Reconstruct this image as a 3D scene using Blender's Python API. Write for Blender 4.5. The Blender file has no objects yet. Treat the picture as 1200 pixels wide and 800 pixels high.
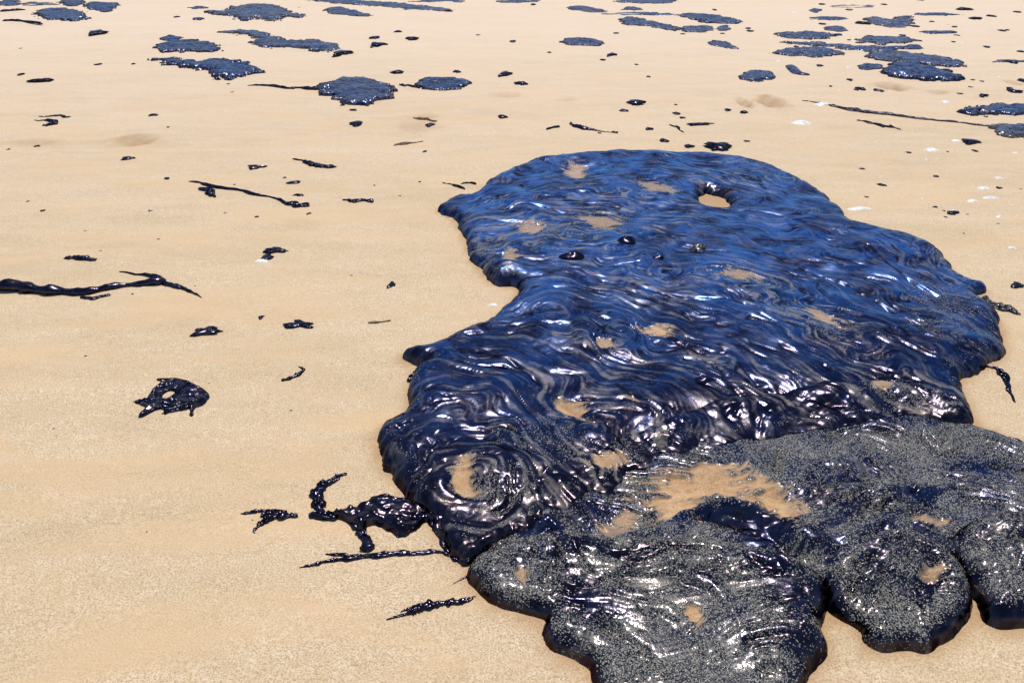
import bpy, math, random
import numpy as np
from mathutils import Vector

# ------------------------------------------------------------------ camera, world, sun, exposure
SC = bpy.context.scene
COL = SC.collection
CAM_H, PITCH, FPX = 1.3, math.radians(28.0), 924.0
cam_d = bpy.data.cameras.new('camera'); cam = bpy.data.objects.new('camera', cam_d); COL.objects.link(cam)
cam.location = (0, 0, CAM_H); cam.rotation_euler = (math.radians(90) - PITCH, 0, 0)
cam_d.sensor_width = 36; cam_d.lens = 36 * FPX / 1200; cam_d.clip_start = 0.02; cam_d.clip_end = 5000
SC.camera = cam
SUN_EL, SUN_AZ = math.radians(71), math.radians(6)      # azimuth clockwise from +Y, the way the camera looks
world = bpy.data.worlds.new('World'); SC.world = world; world.use_nodes = True
wn = world.node_tree; bg = wn.nodes['Background']
sky = wn.nodes.new('ShaderNodeTexSky'); sky.sky_type = 'NISHITA'; sky.sun_disc = False
sky.sun_elevation = SUN_EL; sky.sun_rotation = SUN_AZ; sky.air_density = 1.0; sky.dust_density = 0.0; sky.ozone_density = 6.0
wn.links.new(sky.outputs[0], bg.inputs[0]); bg.inputs[1].default_value = 0.15
sun_d = bpy.data.lights.new('sun', 'SUN'); sun = bpy.data.objects.new('sun', sun_d); COL.objects.link(sun)
sun_d.energy = 4.2; sun_d.angle = math.radians(0.53); sun_d.color = (1.0, 0.95, 0.88)
sdir = Vector((math.sin(SUN_AZ) * math.cos(SUN_EL), math.cos(SUN_AZ) * math.cos(SUN_EL), math.sin(SUN_EL)))
sun.rotation_euler = sdir.to_track_quat('Z', 'Y').to_euler()
SC.view_settings.view_transform = 'Standard'; SC.view_settings.look = 'None'
SC.view_settings.gamma = 1.0; SC.view_settings.exposure = 0.1
SC.render.engine = 'CYCLES'

# ------------------------------------------------------------------ helpers
rnd = random.Random(7)
CP, SP = math.cos(PITCH), math.sin(PITCH)
def G(px, py, z=0.0):
    """where a line of sight measured in the photograph meets the beach at height z"""
    a, b = (px - 600) / FPX, (400 - py) / FPX
    dy, dz = CP + b * SP, -SP + b * CP
    t = (z - CAM_H) / dz
    return (a * t, dy * t)
def P(x, y, z=0.0):
    """inverse of G for arrays"""
    zz = z - CAM_H
    dep = y * CP - zz * SP; up = y * SP + zz * CP
    return 600 + FPX * x / dep, 400 - FPX * up / dep
def mpp(py):                                     # metres per photo pixel across, at that row
    x0, y0 = G(600, py); return (y0 * CP + CAM_H * SP) / FPX

class Noise:
    def __init__(s, seed):
        r = np.random.RandomState(seed); s.p = r.permutation(512); a = r.rand(512) * 2 * math.pi
        s.gx, s.gy = np.cos(a), np.sin(a)
    def __call__(s, x, y):
        xi = np.floor(x).astype(int); yi = np.floor(y).astype(int); fx = x - xi; fy = y - yi
        u = fx * fx * fx * (fx * (fx * 6 - 15) + 10); v = fy * fy * fy * (fy * (fy * 6 - 15) + 10)
        def g(ix, iy, dx, dy):
            h = s.p[(s.p[ix & 511] + iy) & 511]
            return s.gx[h] * dx + s.gy[h] * dy
        n00 = g(xi, yi, fx, fy); n10 = g(xi + 1, yi, fx - 1, fy); n01 = g(xi, yi + 1, fx, fy - 1); n11 = g(xi + 1, yi + 1, fx - 1, fy - 1)
        a = n00 + u * (n10 - n00); b = n01 + u * (n11 - n01)
        return (a + v * (b - a)) * 1.5
def fbm(n, x, y, o=4, g=0.5):
    r = 0; a = 1
    for k in range(o):
        r = r + a * n(x * 2 ** k + 13.7 * k, y * 2 ** k - 7.1 * k); a *= g
    return r
def sstep(a, b, x):
    t = np.clip((x - a) / (b - a), 0, 1); return t * t * (3 - 2 * t)
N1, N2, N3, N4 = Noise(1), Noise(2), Noise(3), Noise(4)

def smooth_closed(pts, n=5):
    pts = np.array(pts, float); m = len(pts); out = []
    for i in range(m):
        p0, p1, p2, p3 = pts[i - 1], pts[i], pts[(i + 1) % m], pts[(i + 2) % m]
        for k in range(n):
            t = k / n
            out.append(0.5 * (2 * p1 + (p2 - p0) * t + (2 * p0 - 5 * p1 + 4 * p2 - p3) * t * t + (3 * p1 - p0 - 3 * p2 + p3) * t ** 3))
    return np.array(out)
def smooth_open(pts, n=6):
    pts = np.array(pts, float); q = np.vstack([2 * pts[0] - pts[1], pts, 2 * pts[-1] - pts[-2]]); out = []
    for i in range(1, len(q) - 2):
        p0, p1, p2, p3 = q[i - 1], q[i], q[i + 1], q[i + 2]
        for k in range(n):
            t = k / n
            out.append(0.5 * (2 * p1 + (p2 - p0) * t + (2 * p0 - 5 * p1 + 4 * p2 - p3) * t * t + (3 * p1 - p0 - 3 * p2 + p3) * t ** 3))
    out.append(pts[-1]); return np.array(out)
def ground_pts(pts):
    return [G(p[0], p[1], p[2] if len(p) > 2 else 0.0) for p in pts]

def seg_dist(X, Y, pts, closed=True, param=False):
    """unsigned distance to a polyline; also inside test for closed ones"""
    D = np.full(X.shape, 1e9); inside = np.zeros(X.shape, bool); T = np.zeros(X.shape); n = len(pts)
    last = n if closed else n - 1
    for i in range(last):
        ax, ay = pts[i][:2]; bx, by = pts[(i + 1) % n][:2]
        dx, dy = bx - ax, by - ay; L = dx * dx + dy * dy + 1e-12
        t = np.clip(((X - ax) * dx + (Y - ay) * dy) / L, 0, 1)
        d = (X - ax - t * dx) ** 2 + (Y - ay - t * dy) ** 2
        if param: T = np.where(d < D, (i + t) / last, T)
        D = np.minimum(D, d)
        if closed:
            c = (ay > Y) != (by > Y)
            with np.errstate(divide='ignore', invalid='ignore'):
                xi = ax + (Y - ay) * dx / (dy if dy != 0 else 1e-12)
            inside ^= c & (X < xi)
    D = np.sqrt(D)
    if closed: return np.where(inside, D, -D)
    return (D, T) if param else D

def resamp(A, xs, ys, x0, y0, h):
    """bilinear sample of raster A (rows y, cols x) at coordinate arrays"""
    u = np.clip((xs - x0) / h, 0, A.shape[1] - 1.001); v = np.clip((ys - y0) / h, 0, A.shape[0] - 1.001)
    i = u.astype(int); j = v.astype(int); fu = u - i; fv = v - j
    return (A[j, i] * (1 - fu) + A[j, i + 1] * fu) * (1 - fv) + (A[j + 1, i] * (1 - fu) + A[j + 1, i + 1] * fu) * fv

# ------------------------------------------------------------------ tagging
def tag(o, label=None, cat=None, group=None, kind=None):
    for k, v in (('label', label), ('category', cat), ('group', group), ('kind', kind)):
        if v: o[k] = v
    return o
def link_mesh(name, me, mat, parent=None, loc=(0, 0, 0)):
    o = bpy.data.objects.new(name, me); COL.objects.link(o); o.location = loc
    if mat and not me.materials: me.materials.append(mat)
    if parent: o.parent = parent
    return o
def empty(name, loc):
    o = bpy.data.objects.new(name, None); COL.objects.link(o); o.location = loc; o.empty_display_size = 0.1
    return o
def mesh_np(name, V, F, smooth=True):
    me = bpy.data.meshes.new(name)
    V = np.asarray(V, np.float32); F = np.asarray(F, np.int32); k = F.shape[1]
    me.vertices.add(len(V)); me.vertices.foreach_set('co', V.ravel())
    me.loops.add(F.size); me.loops.foreach_set('vertex_index', F.ravel())
    me.polygons.add(len(F)); me.polygons.foreach_set('loop_start', np.arange(0, F.size, k, dtype=np.int32))
    me.update(calc_edges=True); me.validate()
    if smooth: me.polygons.foreach_set('use_smooth', np.ones(len(me.polygons), bool))
    return me
def set_attr(me, name, vals):
    a = me.attributes.new(name, 'FLOAT', 'POINT'); a.data.foreach_set('value', np.asarray(vals, np.float32))

# ------------------------------------------------------------------ materials
class NT:
    def __init__(s, name):
        s.m = bpy.data.materials.new(name); s.m.use_nodes = True; s.t = s.m.node_tree; s.b = s.t.nodes['Principled BSDF']
        s.pos = s.t.nodes.new('ShaderNodeNewGeometry').outputs['Position']
    def n(s, typ, **kw):
        nd = s.t.nodes.new(typ)
        for k, v in kw.items():
            if k.startswith('i_'):
                nd.inputs[k[2:].replace('_', ' ')].default_value = v
            else: setattr(nd, k, v)
        return nd
    def l(s, a, b): s.t.links.new(a, b)
    def scaled(s, v):
        m = s.n('ShaderNodeMapping'); m.inputs['Scale'].default_value = v; s.l(s.pos, m.inputs['Vector']); return m.outputs[0]
    def noise(s, scale, detail=3, rough=0.5, vec=None, dist=0.0):
        nd = s.n('ShaderNodeTexNoise'); nd.inputs['Scale'].default_value = scale; nd.inputs['Detail'].default_value = detail
        nd.inputs['Roughness'].default_value = rough; nd.inputs['Distortion'].default_value = dist
        s.l(vec or s.pos, nd.inputs['Vector']); return nd.outputs['Fac']
    def attr(s, name):
        nd = s.n('ShaderNodeAttribute'); nd.attribute_name = name; return nd.outputs['Fac']
    def math(s, op, a, b=None, c=None, clamp=False):
        nd = s.n('ShaderNodeMath', operation=op); nd.use_clamp = clamp
        for i, v in enumerate((a, b, c)):
            if v is None: continue
            if isinstance(v, (int, float)): nd.inputs[i].default_value = v
            else: s.l(v, nd.inputs[i])
        return nd.outputs[0]
    def map(s, v, a, b, c=0.0, d=1.0):
        nd = s.n('ShaderNodeMapRange'); nd.interpolation_type = 'SMOOTHSTEP'; s.l(v, nd.inputs[0])
        for i, q in enumerate((a, b, c, d)): nd.inputs[i + 1].default_value = q
        return nd.outputs[0]
    def mix(s, f, a, b):
        nd = s.n('ShaderNodeMix', data_type='RGBA')
        for sock, v in ((nd.inputs[0], f), (nd.inputs[6], a), (nd.inputs[7], b)):
            if isinstance(v, (int, float)): sock.default_value = v
            elif isinstance(v, tuple): sock.default_value = (*v, 1)
            else: s.l(v, sock)
        return nd.outputs[2]
    def fmix(s, f, a, b):
        nd = s.n('ShaderNodeMix', data_type='FLOAT')
        for sock, v in ((nd.inputs[0], f), (nd.inputs[2], a), (nd.inputs[3], b)):
            if isinstance(v, (int, float)): sock.default_value = v
            else: s.l(v, sock)
        return nd.outputs[0]
    def bump(s, h, strength, dist, prev=None):
        nd = s.n('ShaderNodeBump'); nd.inputs['Strength'].default_value = strength; nd.inputs['Distance'].default_value = dist
        s.l(h, nd.inputs['Height'])
        if prev: s.l(prev, nd.inputs['Normal'])
        return nd.outputs[0]

def sand_color(s):
    big = s.noise(0.9, 4, 0.55, s.scaled((0.6, 1.5, 1)))
    mid = s.noise(7, 5, 0.6, s.scaled((0.45, 1.2, 1)), 0.4)
    fine = s.noise(250, 3, 0.75); grain = s.noise(330, 2, 0.8)
    c = s.mix(s.map(big, 0.3, 0.7), (0.57, 0.42, 0.245), (0.68, 0.515, 0.33))
    c = s.mix(s.map(mid, 0.35, 0.7, 0.0, 0.6), c, (0.74, 0.565, 0.39))
    c = s.mix(s.map(fine, 0.34, 0.62, 1.0, 0.0), c, (0.30, 0.20, 0.10))
    c = s.mix(s.map(grain, 0.5, 0.75, 0.0, 0.5), c, (0.80, 0.68, 0.52))
    c = s.mix(s.map(s.noise(34, 4, 0.7), 0.36, 0.66, 0.4, 0.0), c, (0.46, 0.32, 0.16))
    c = s.mix(s.map(s.noise(2.2, 4, 0.6, s.scaled((0.5, 1.6, 1)), 0.8), 0.46, 0.66, 0.0, 0.6), c, (0.56, 0.375, 0.20))
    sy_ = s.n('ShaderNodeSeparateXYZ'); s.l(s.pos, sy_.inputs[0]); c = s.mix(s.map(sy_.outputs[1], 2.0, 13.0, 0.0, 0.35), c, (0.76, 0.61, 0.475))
    v = s.n('ShaderNodeTexVoronoi'); v.inputs['Scale'].default_value = 95; s.l(s.pos, v.inputs['Vector'])
    sp = s.math('MULTIPLY', s.map(v.outputs['Distance'], 0.10, 0.22, 1.0, 0.0), s.map(s.noise(31, 2), 0.62, 0.70))
    c = s.mix(s.math('MULTIPLY', sp, 0.6), c, (0.14, 0.085, 0.05))
    return c, fine, grain, mid

def make_sand():
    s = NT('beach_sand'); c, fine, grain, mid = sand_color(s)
    st = s.attr('stain_shade')
    c = s.mix(s.math('MULTIPLY', st, 0.85), c, (0.33, 0.18, 0.075))
    s.l(c, s.b.inputs['Base Color']); s.b.inputs['Roughness'].default_value = 0.85
    s.b.inputs['Specular IOR Level'].default_value = 0.25
    b = s.bump(mid, 0.5, 0.012); b = s.bump(fine, 0.6, 0.0016, b); b = s.bump(grain, 0.5, 0.0009, b)
    s.l(b, s.b.inputs['Normal']); return s.m
def make_tar():
    """glossy weathered oil; the attributes say where sand film (film), stuck grains (grit) or bare sand (sand) lie on it"""
    s = NT('tar'); film, grit, sand = s.attr('film'), s.attr('grit'), s.attr('sand')
    streak = s.attr('streak')
    sc, sf, sg, _ = sand_color(s)
    n1 = s.noise(26, 4, 0.6); g2 = s.noise(60, 4, 0.65)
    sheen = s.math('MULTIPLY', s.attr('sheen'), s.map(s.noise(6, 4, 0.65), 0.36, 0.58, 0.35, 1.0))     # blue of the reflected sky put into the oil colour
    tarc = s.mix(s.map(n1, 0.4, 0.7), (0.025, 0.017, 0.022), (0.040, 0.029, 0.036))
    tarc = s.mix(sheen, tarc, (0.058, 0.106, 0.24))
    filmf = s.math('MULTIPLY', film, s.map(s.math('ADD', s.math('MULTIPLY', streak, 0.28), s.math('MULTIPLY', s.noise(16, 5, 0.7), 1.0)), 0.52, 0.92), clamp=True)
    c = s.mix(filmf, tarc, (0.165, 0.130, 0.105))
    # single grains: each Voronoi cell is a grain that is there or not, the more likely the higher grit is
    def grains(scale, size, gain):
        v = s.n('ShaderNodeTexVoronoi'); v.inputs['Scale'].default_value = scale; s.l(s.pos, v.inputs['Vector'])
        sep = s.n('ShaderNodeSeparateColor'); s.l(v.outputs['Color'], sep.inputs[0])
        here = s.map(s.math('SUBTRACT', s.math('MULTIPLY', s.math('ADD', grit, s.math('MULTIPLY', s.math('SUBTRACT', g2, 0.5), s.math('MULTIPLY', grit, 1.6))), gain), sep.outputs[0]), 0.01, 0.05)
        return s.math('MULTIPLY', here, s.map(v.outputs['Distance'], size, size + 0.12, 1.0, 0.0)), sep.outputs[1]
    ga, ra = grains(310, 0.45, 1.3); gb, rb_ = grains(175, 0.32, 0.5)
    gf = s.math('MAXIMUM', ga, gb)
    c = s.mix(s.map(grit, 0.3, 0.8, 0.0, 0.5), c, (0.10, 0.095, 0.085))
    c = s.mix(gf, c, s.mix(ra, (0.085, 0.078, 0.068), (0.32, 0.295, 0.245)))
    c = s.mix(sand, c, s.mix(s.map(s.noise(40, 4, 0.7), 0.35, 0.65, 0.4, 0.9), sc, (0.44, 0.245, 0.11)))
    rough = s.fmix(s.attr('dull'), s.map(n1, 0.35, 0.6, 0.12, 0.22), s.map(s.noise(9, 4, 0.65), 0.34, 0.52, 0.20, 0.36))
    rough = s.fmix(filmf, rough, 0.42); rough = s.fmix(gf, rough, 0.75); rough = s.fmix(sand, rough, 0.85)
    s.l(c, s.b.inputs['Base Color']); s.l(rough, s.b.inputs['Roughness'])
    s.b.inputs['IOR'].default_value = 1.75
    s.l(s.fmix(s.math('MAXIMUM', s.math('MAXIMUM', sand, gf), filmf), 0.6, 0.12), s.b.inputs['Specular IOR Level'])
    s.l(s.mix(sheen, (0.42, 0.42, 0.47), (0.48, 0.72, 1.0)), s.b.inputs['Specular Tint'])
    s.l(s.math('MULTIPLY', s.math('SUBTRACT', 1.0, s.math('MAXIMUM', sand, gf)), s.math('SUBTRACT', 1.0, filmf)), s.b.inputs['Metallic'])
    b = s.bump(s.noise(60, 4, 0.6), 0.4, 0.0016); b = s.bump(gf, 0.8, 0.0018, b); b = s.bump(g2, 0.25, 0.0006, b)
    s.l(b, s.b.inputs['Normal']); return s.m
def plain(name, c1, c2, scale, rough, bump=0.001):
    s = NT(name); n = s.noise(scale, 4, 0.6)
    s.l(s.mix(s.map(n, 0.35, 0.65), c1, c2), s.b.inputs['Base Color']); s.b.inputs['Roughness'].default_value = rough
    s.l(s.bump(n, 0.5, bump), s.b.inputs['Normal']); return s.m
M_SAND, M_TAR = make_sand(), make_tar()
M_SHELL = plain('bleached_shell', (0.50, 0.45, 0.37), (0.78, 0.75, 0.69), 60, 0.5)
M_TWIG = plain('brown_weed', (0.10, 0.065, 0.035), (0.2, 0.13, 0.07), 80, 0.8)

# ------------------------------------------------------------------ a spread of tar as a heightfield
def flow_field(X, Y, lines, turb=0.6, tscale=1.3):
    fx = np.zeros(X.shape); fy = np.zeros(X.shape)
    for ln in lines:
        g = smooth_open(ground_pts(ln), 3)
        for i in range(len(g) - 1):
            mx, my = (g[i] + g[i + 1]) / 2; t = g[i + 1] - g[i]; t = t / (np.linalg.norm(t) + 1e-9)
            w = 1 / (((X - mx) ** 2 + (Y - my) ** 2) + 0.004) ** 1.5
            fx += w * t[0]; fy += w * t[1]
    m = np.hypot(fx, fy) + 1e-9; fx /= m; fy /= m
    e = 0.01; q = lambda a, b: fbm(N3, a * tscale, b * tscale, 3)
    fx = fx + turb * (q(X, Y + e) - q(X, Y - e)) / (2 * e) / tscale
    fy = fy - turb * (q(X + e, Y) - q(X - e, Y)) / (2 * e) / tscale
    m = np.hypot(fx, fy) + 1e-9
    return fx / m, fy / m
def lic(src, fx, fy, x0, y0, h, X, Y, length, step):
    acc = resamp(src, X, Y, x0, y0, h).copy(); n = int(length / step); cnt = 1
    for sg in (1, -1):
        px, py = X.copy(), Y.copy()
        for k in range(n):
            vx = resamp(fx, px, py, x0, y0, h); vy = resamp(fy, px, py, x0, y0, h)
            px = px + sg * step * vx; py = py + sg * step * vy
            acc += resamp(src, px, py, x0, y0, h) * (0.5 + 0.5 * math.cos(math.pi * k / n)); cnt += 0.5
    a = acc / cnt; return (a - a.mean()) / (a.std() + 1e-9)

def blobmask(PX, PY, ells, warp):
    m = np.zeros(PX.shape)
    for (cx, cy, rx, ry, ang, st) in ells:
        a = math.radians(ang); dx, dy = PX - cx, PY - cy
        u = (dx * math.cos(a) + dy * math.sin(a)) / rx; v = (-dx * math.sin(a) + dy * math.cos(a)) / ry
        r = np.sqrt(u * u + v * v) + warp
        m = np.maximum(m, st * (1 - sstep(0.55, 1.2, r)))
    return m

def tar_spread(outline, H, rim, h=0.005, holes=(), flow=(), strokes=(), sand=(), film=(), grit=(), grit0=0.0, film0=0.2,
               base=None, fold=0.010, fine=0.0022, crease=0.006, edge_n=0.012, turb=0.6, und=0.012, growth=0.0, seed=0,
               lic_len=0.22, clean=(), mounds=(), rumple=0.0, far_flat=0.0, sheen0=0.1, sheen_far=0.0, thin=None, tsc=1.3):
    """returns dict of arrays over a grid: X, Y, Z, masks; outline etc. in photo coordinates laid on the sand"""
    O = smooth_closed(ground_pts(outline), 4); HS = [smooth_closed(ground_pts(q), 4) for q in holes]
    pad = 0.04
    x0, y0 = O[:, 0].min() - pad, O[:, 1].min() - pad; x1, y1 = O[:, 0].max() + pad, O[:, 1].max() + pad
    # rasters at uniform spacing for distance and flow
    hr = max(h * 0.9, (x1 - x0) / 900)
    rx = np.arange(x0, x1 + hr, hr); ry = np.arange(y0, y1 + hr, hr); RX, RY = np.meshgrid(rx, ry)
    hc = hr * 2; cx_ = np.arange(x0, x1 + 2 * hc, hc); cy_ = np.arange(y0, y1 + 2 * hc, hc); CX, CY = np.meshgrid(cx_, cy_)
    Dc = seg_dist(CX, CY, O)
    for q in HS: Dc = np.minimum(Dc, -seg_dist(CX, CY, q))
    # output grid, rows may grow with distance
    ys = [y0]; 
    while ys[-1] < y1: ys.append(ys[-1] + h * (1 + growth * (ys[-1] - y0)))
    xs = np.arange(x0, x1, h); X, Y = np.meshgrid(xs, np.array(ys)); s7 = seed * 7.3
    D = resamp(Dc, X, Y, x0, y0, hc)
    D = D + edge_n * fbm(N1, X * 7 + s7, Y * 7, 4, 0.6)
    und_ = fbm(N2, X * 2.6 + s7, Y * 2.6, 3)
    Hh = H * (1 + 0.25 * und_)
    if thin: Hh = Hh * (1 - 0.72 * np.exp(-(seg_dist(X, Y, smooth_open(ground_pts(thin), 3), False) / 0.16) ** 2))
    t = np.clip(D / rim, -1, 1)
    Z = np.where(t > 0, Hh * np.sqrt(np.clip(1 - (1 - np.clip(t, 0, 1)) ** 2.2, 0, 1)), D * 1.2)
    inner = sstep(0.0, rim * 1.3, D)
    streak = np.zeros(X.shape); Gr0 = 0.0; crease_shade = np.zeros(X.shape)
    if flow:
        fold = fold * (1 - far_flat * sstep(y0 + 0.7, y0 + 2.4, Y)); crease = crease * (1 - 0.85 * far_flat * sstep(y0 + 0.7, y0 + 2.4, Y))
        Fx, Fy = flow_field(CX, CY, flow, turb, tsc)
        fxr = resamp(Fx, RX, RY, x0, y0, hc); fyr = resamp(Fy, RX, RY, x0, y0, hc)
        cs = fbm(N4, CX * 11 + s7, CY * 11, 2)                       # folds ~ 9 cm apart
        A = lic(cs, Fx, Fy, x0, y0, hc, CX, CY, lic_len, 0.012)
        A = resamp(A, X, Y, x0, y0, hc)
        ms = fbm(N1, RX * 34 + s7, RY * 34, 2)
        B = lic(ms, fxr, fyr, x0, y0, hr, RX, RY, lic_len * 0.7, 0.010)
        B = resamp(B, X, Y, x0, y0, hr)
        fs = N2(RX * 105, RY * 105)
        Cc = lic(fs, fxr, fyr, x0, y0, hr, RX, RY, 0.07, 0.006)
        Cc = resamp(Cc, X, Y, x0, y0, hr)
        part = sstep(-0.25, 0.35, fbm(N3, X * 4 + 5 + s7, Y * 4, 2))
        Z = Z + inner * (und * und_ + fold * 0.5 * A + fold * 0.16 * B * part + fine * 0.5 * Cc * (0.5 + 0.5 * part))
        brk = sstep(0.0, 0.4, fbm(N4, X * 5 + 9 + s7, Y * 6, 3)); brk2 = sstep(0.0, 0.35, fbm(N2, X * 7 + 2 + s7, Y * 8, 2))
        ks = fbm(N3, CX * 21 + 5 + s7, CY * 21, 2); K = resamp(lic(ks, Fx, Fy, x0, y0, hc, CX, CY, lic_len * 0.9, 0.012), X, Y, x0, y0, hc)
        Z = Z - inner * crease * (np.exp(-((K - .2) / 0.30) ** 2) * brk2 * 1.1 + np.exp(-((A - 0.3) / 0.2) ** 2) * brk + np.exp(-((A + 0.7) / 0.2) ** 2) * brk2)
        Z = Z + inner * crease * (0.55 * np.tanh((A - 0.1) / 0.2) * brk2 + 0.4 * np.tanh((K + 0.6) / 0.28) * brk)
        shade_brk = sstep(0.0, 0.35, fbm(N1, X * 9 + 31 + s7, Y * 11, 3))
        crease_shade = np.maximum.reduce([np.exp(-((K - .2) / 0.24) ** 2) * brk2, 0.8 * np.exp(-((K + .9) / 0.3) ** 2) * shade_brk, np.exp(-((A - 0.3) / 0.17) ** 2) * brk, np.exp(-((A + 0.7) / 0.17) ** 2) * brk2, 0.9 * np.exp(-((Cc + 1.5) / 0.3) ** 2) * shade_brk])  # where shade is painted into the folds and creases
        Z = Z + inner * crease * (0.35 * fbm(N2, X * 24 + s7, Y * 24, 3) * part)      # small lumps and pits that follow nothing
        # rumpled near rim, where the sun catches every small bump
        ru = rumple * sstep(0.17, 0.02, D) * inner * sstep(y0 + 2.2, y0 + 0.9, Y)
        Gr0 = -0.55 * np.exp(-(np.maximum(D, 0) / 0.016) ** 2) + 0.10 * np.exp(-((D - 0.035) / 0.015) ** 2)
        Z = Z + ru * (0.0045 * fbm(N4, X * 38, Y * 48, 3) + 0.004 * N2(X * 20, Y * 26))
        streak = sstep(-1.2, 1.6, B * 0.7 + Cc * 0.6)
    else:
        Z = Z + inner * (und * und_ + fold * 0.5 * fbm(N3, X * 16 + s7, Y * 22, 3))
        streak = sstep(-0.5, 0.5, fbm(N1, X * 30, Y * 60, 2))
    for (pts, w, a) in strokes:
        pl = smooth_open(ground_pts(pts), 4); d, T = seg_dist(X, Y, pl, False, True)
        d = d * (1 + 0.35 * N1(X * 20, Y * 20)); prof = np.clip(1 - (d / w) ** 2, 0, 1) ** 0.6 if a > 0 else np.exp(-(d / w) ** 2 * 1.6)
        crease_shade = np.maximum(crease_shade, (np.exp(-(d / 0.009) ** 2) if a < 0 else 0) * sstep(-.3, .2, fbm(N1, X * 12, Y * 12, 2)))
        prof = prof * np.clip(0.55 + 1.1 * fbm(N4, X * 9 + 4, Y * 9, 3), 0.05, 1.2)
        Z = Z + a * (0.55 if h > 0.0043 else 0.85) * prof * sstep(0, 0.12, T) * sstep(0, 0.12, 1 - T) * inner
    PX, PY = P(X, Y, H)
    wz = 0.42 * fbm(N1, X * 13, Y * 13, 4, 0.65) + 0.5 * (0.5 - streak)
    for (cx, cy, rx_, ry_, ang, a) in mounds:
        aa = math.radians(ang); dx, dy = PX - cx, PY - cy
        r2 = ((dx * math.cos(aa) + dy * math.sin(aa)) / rx_) ** 2 + ((-dx * math.sin(aa) + dy * math.cos(aa)) / ry_) ** 2
        Z = Z + a * np.exp(-r2 * 1.2) * inner
    S = blobmask(PX, PY, sand, wz) ; Fm = np.clip(film0 + blobmask(PX, PY, film, wz * 1.5), 0, 1)
    Gr = np.clip(np.minimum(grit0 * (0.95 + 0.9 * fbm(N2, X * 6 + 3, Y * 7, 4)), 0.8) + blobmask(PX, PY, grit, wz * 1.5), 0, 1)
    Cl = blobmask(PX, PY, clean, wz * 1.5)
    Gr = np.clip(Gr + Gr0, 0, 1) * (1 - Cl); Fm = Fm * (1 - 0.7 * Cl)
    if base is not None:
        Bz = base(X, Y); Z = np.where(D > 0, Z + Bz, Bz + D * 1.2)
    # sand lies in shallow pans: flatten it
    if len(sand):
        Z = Z - S * 0.006
        Z = Z * (1 - 0.0 * S)
    Gr = np.maximum(Gr, 0.9 * np.exp(-((S - 0.35) / 0.25) ** 2) * (S > 0.02))
    Shn = np.clip(sheen0 + sheen_far * sstep(y0 + 0.15, y0 + 1.55, Y - 0.15 * (X - x0) + 0.25 * fbm(N2, X * 3, Y * 3, 3)), 0, 1)  # painted sky reflection, stronger towards the far end
    dull = Shn.copy(); Shn = Shn * (1 - 0.92 * np.clip(crease_shade, 0, 1)) * (0.35 + 0.65 * sstep(0.0, 0.05, D)); Fm = Fm * (1 - np.clip(crease_shade, 0, 1))  # creases painted dark like shaded cavities: blue and film removed; blue weaker at rim
    return dict(dull=dull, sheen=Shn, X=X, Y=Y, Z=Z, D=D, sand=S, film=Fm, grit=Gr, streak=streak, h=h)

def emit(R, name, parent, origin, mat, split=None, keep=None):
    """grid -> mesh(es); cells whose sand mask is high become sand_patch parts"""
    X, Y, Z, D = R['X'], R['Y'], R['Z'], R['D']; ny, nx = X.shape
    idx = np.arange(ny * nx).reshape(ny, nx)
    q = np.stack([idx[:-1, :-1], idx[:-1, 1:], idx[1:, 1:], idx[1:, :-1]], -1).reshape(-1, 4)
    Df = D.ravel(); ok = Df[q].max(1) > -0.014; q = q[ok]
    zy, zx = np.gradient(Z); dy = np.gradient(Y[:, 0])[:, None]; dx = R['h']
    nrm = np.stack([-zx / dx, -zy / dy, np.ones(X.shape)], -1).reshape(-1, 3); nrm /= np.linalg.norm(nrm, axis=1)[:, None]
    V = np.stack([X - origin[0], Y - origin[1], Z - origin[2]], -1).reshape(-1, 3)
    keepers = None
    objs = []
    lab = np.zeros(len(q), int)
    nk = 0
    if split:                                   # every connected run of sandy cells is a patch of its own
        sm = R['sand'].ravel()[q].mean(1); W = nx - 1
        cell = (q[:, 0] // nx) * W + q[:, 0] % nx; todo = {int(c): i for i, c in zip(np.nonzero(sm > 0.5)[0], cell[sm > 0.5])}
        while todo:
            c0, i0 = todo.popitem(); stack = [c0]; comp = [i0]
            while stack:
                c = stack.pop()
                for d in (1, -1, W, -W):
                    i_ = todo.pop(c + d, None)
                    if i_ is not None: stack.append(c + d); comp.append(i_)
            if len(comp) > 90: nk += 1; lab[comp] = nk
    for k in range(0, nk + 1):
        f = q[lab == k]
        if len(f) < 8: continue
        u, inv = np.unique(f, return_inverse=True)
        nm = name if k == 0 else 'sand_patch'
        me = mesh_np(nm, V[u], inv.reshape(-1, 4))
        for a in ('sand', 'film', 'grit', 'streak', 'sheen', 'dull'): set_attr(me, a, R[a].ravel()[u])
        me.normals_split_custom_set_from_vertices(nrm[u].tolist())
        objs.append(link_mesh(nm, me, mat, parent))
    return objs

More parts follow.
